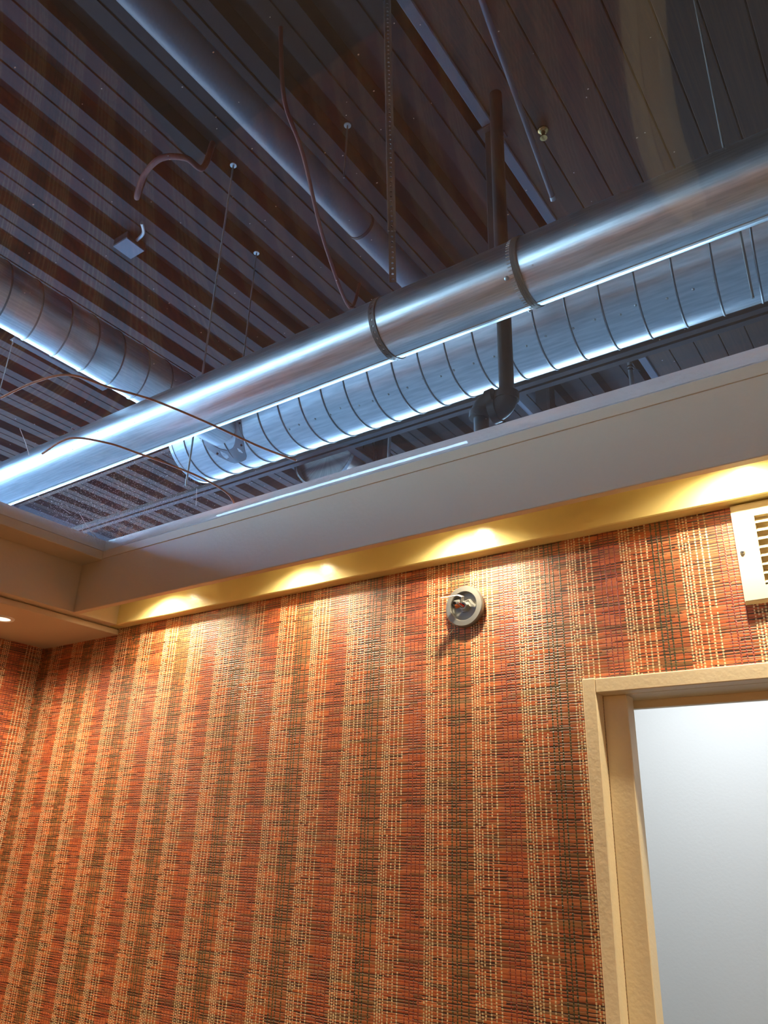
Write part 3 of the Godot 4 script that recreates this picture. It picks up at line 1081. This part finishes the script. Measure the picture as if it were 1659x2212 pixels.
		tag(obj("orange_cord", tube(smooth_path(pts, 8), 0.0038, 8), M.orange_cord), e[1], "cord")
	# red cords
	tag(obj("red_cord", tube(smooth_path([Vector3(-2.68, 4.6, 0.40), Vector3(-2.66, 4.44, 0.43), Vector3(-2.52, 4.44, 0.50), Vector3(-2.36, 4.42, 0.53), Vector3(-2.25, 4.4, 0.48), Vector3(-2.23, 4.4, 0.40), Vector3(-2.24, 4.6, 0.36)]), 0.014, 8), M.red_cord), "short red cord curving in an arc below the deck ribs", "cord")
	tag(obj("red_cord", tube(smooth_path([Vector3(-1.60, 4.6, 0.60), Vector3(-1.65, 4.34, 0.49), Vector3(-1.73, 4.29, 0.276), Vector3(-1.98, 4.29, -0.175), Vector3(-2.2, 4.32, -0.66), Vector3(-2.25, 4.6, -0.8)]), 0.009, 8), M.red_cord), "long dim red cord slanting past the round pipe to the smooth duct", "cord")


# ---------------------------------------------------------------- fittings on the wall
func build_wall_fittings() -> void:
	# mounting pan of a removed wall light
	var t := thing("fixture_pan", "round grey metal mounting pan of a missing wall light, bracket and red wire showing", "wall fitting", Vector3(-1.121, 2.288, 0.0))
	var fz := along(Vector3.ZERO, Vector3.BACK)
	obj("ring", lathe([Vector2(0.060, 0.0), Vector2(0.064, 0.004), Vector2(0.064, 0.016), Vector2(0.061, 0.020), Vector2(0.046, 0.021), Vector2(0.0445, 0.019), Vector2(0.0445, 0.003)], fz, 64), M.pan, t)
	obj("cup", lathe([Vector2(0.0445, 0.004), Vector2(0.043, 0.0035), Vector2(0.0, 0.003)], fz, 48), M.pan, t)
	obj("nipple", lathe([Vector2(0.007, 0.003), Vector2(0.0115, 0.003), Vector2(0.0115, 0.022), Vector2(0.0075, 0.022), Vector2(0.0075, 0.004)], along(Vector3(-0.002, 0.0, 0), Vector3.BACK), 24), M.zinc, t)
	obj("nut", lathe([Vector2(0.011, 0.003), Vector2(0.017, 0.003), Vector2(0.017, 0.009), Vector2(0.011, 0.009)], along(Vector3(-0.002, 0.0, 0), Vector3.BACK), 6), M.zinc, t)
	# folded bracket
	var b := begin()
	var bp := [Vector3(0.036, -0.002, 0.012), Vector3(0.030, 0.004, 0.018), Vector3(0.022, 0.016, 0.022), Vector3(0.010, 0.012, 0.022), Vector3(0.002, 0.010, 0.030), Vector3(0.006, 0.024, 0.034), Vector3(-0.008, 0.030, 0.038), Vector3(-0.052, 0.020, 0.066)]
	b.set_smooth_group(-1)
	for i in bp.size() - 1:
		var p0: Vector3 = bp[i]
		var p1: Vector3 = bp[i + 1]
		var d := (p1 - p0).normalized()
		var sx := Vector3(0.02, -0.35, 1.0)
		sx = (sx - d * sx.dot(d)).normalized()
		var xf := Transform3D(Basis(d, sx.cross(d).normalized() * -1.0, sx), p0)
		if i == bp.size() - 2:
			xf = Transform3D(Basis(d, Vector3(0, 0.93, 0.35).normalized(), d.cross(Vector3(0, 0.93, 0.35)).normalized()), p0)
		add_box(b, Vector3(-0.001, -0.0012, -0.008), Vector3(p0.distance_to(p1) + 0.001, 0.0012, 0.008), 0.0006, xf)
	obj("bracket", done(b), M.zinc, t)
	obj("screw_hole", lathe([Vector2(0.0, 0.002), Vector2(0.0045, 0.002), Vector2(0.0045, 0.004), Vector2(0.0068, 0.004), Vector2(0.0068, 0.0)], along(Vector3(-0.030, 0.012, 0.020), Vector3(0, -0.3, 1)), 16), M.black, t)
	obj("tab", box(Vector3(-0.038, 0.004, 0.008), Vector3(-0.016, 0.024, 0.016), 0.002), M.steel, t)
	obj("wire_nut", lathe([Vector2(0.0, 0.0), Vector2(0.006, 0.002), Vector2(0.0075, 0.018), Vector2(0.0, 0.02)], along(Vector3(-0.008, 0.004, 0.020), Vector3(-0.9, -0.25, 0.3)), 12), M.copper, t)
	obj("red_wire", tube(smooth_path([Vector3(0.002, -0.002, 0.012), Vector3(0.001, 0.0, 0.024), Vector3(-0.006, 0.005, 0.030), Vector3(-0.016, 0.009, 0.026)]), 0.0026, 8), M.red_wire, t)
	obj("white_wire", tube(smooth_path([Vector3(-0.003, -0.003, 0.012), Vector3(-0.004, -0.001, 0.025), Vector3(-0.010, 0.007, 0.031), Vector3(-0.018, 0.012, 0.026)]), 0.0022, 8), M.white, t)
	tag(obj("loose_thread", tube(smooth_path([Vector3(-1.165, 2.226, 0.004), Vector3(-1.17, 2.216, 0.010), Vector3(-1.18, 2.206, 0.009), Vector3(-1.184, 2.195, 0.003)]), 0.0008, 5), M.register), "short pale loose thread on the wall below the round pan", "thread")

	# air register
	var r := thing("air_register", "cream louvred air register at the top right of the striped wall", "air vent", Vector3(-0.339, 2.183, 0.0))
	var W := 0.46
	var H := 0.253
	var fr := begin()
	var inn := [0.052, 0.036, W - 0.052, H - 0.036]
	for q in [[0, 0, inn[0], H], [inn[2], 0, W, H], [inn[0], 0, inn[2], inn[1]], [inn[0], inn[3], inn[2], H]]:
		add_box(fr, Vector3(q[0], q[1], 0.0), Vector3(q[2], q[3], 0.020), 0.0)
	# sloping rim
	obj("frame", done(fr), M.register, r)
	var bv := begin()
	bv.set_smooth_group(-1)
	var o := [Vector3(-0.003, -0.003, 0), Vector3(W + 0.003, -0.003, 0), Vector3(W + 0.003, H + 0.003, 0), Vector3(-0.003, H + 0.003, 0)]
	var ii := [Vector3(0.002, 0.002, 0.0215), Vector3(W - 0.002, 0.002, 0.0215), Vector3(W - 0.002, H - 0.002, 0.0215), Vector3(0.002, H - 0.002, 0.0215)]
	for k in 4:
		quad(bv, o[k], o[(k + 1) % 4], ii[(k + 1) % 4], ii[k])
		quad(bv, ii[k], ii[(k + 1) % 4], (ii[(k + 1) % 4] + Vector3(0, 0, -0.0015)), (ii[k] + Vector3(0, 0, -0.0015)))
	obj("rim", done(bv), M.register, r)
	var lv := begin()
	add_box(lv, Vector3(inn[0] - 0.002, -0.0007, -0.012), Vector3(inn[2] + 0.002, 0.0007, 0.012), 0.0004, Transform3D(Basis(Vector3.RIGHT, 0.75), Vector3.ZERO))
	var blade := done(lv)
	for k in 8:
		var l := obj("louver", blade, M.register, r)
		l.position = Vector3(0, 0.2165 - k * 0.0222 - 0.012, 0.0105)
	obj("back_plate", box(Vector3(inn[0], inn[1], 0.0005), Vector3(inn[2], inn[3], 0.002), 0), M.register, r)
	var sc := begin()
	add_lathe(sc, [Vector2(0.0058, 0.0), Vector2(0.0058, 0.002), Vector2(0.0042, 0.0045), Vector2(0.0, 0.0055)], along(Vector3(0.0128, 0.1265, 0.020), Vector3.BACK), 16, false)
	var screw := obj("screw", done(sc), M.zinc, r)
	var cs := begin()
	add_box(cs, Vector3(-0.0035, -0.0006, 0), Vector3(0.0035, 0.0006, 0.0006), 0, Transform3D(Basis.IDENTITY, Vector3(0.0128, 0.1265, 0.0252)))
	add_box(cs, Vector3(-0.0006, -0.0035, 0), Vector3(0.0006, 0.0035, 0.0006), 0, Transform3D(Basis.IDENTITY, Vector3(0.0128, 0.1265, 0.0252)))
	obj("screw_slot", done(cs), M.black, screw)


func _ready() -> void:
	setup_view()
	rng.seed = 77
	make_materials()
	build_room()
	build_room_lamps()
	build_shell()
	build_dome()
	build_ducts()
	build_steel()
	build_services()
	build_wall_fittings()
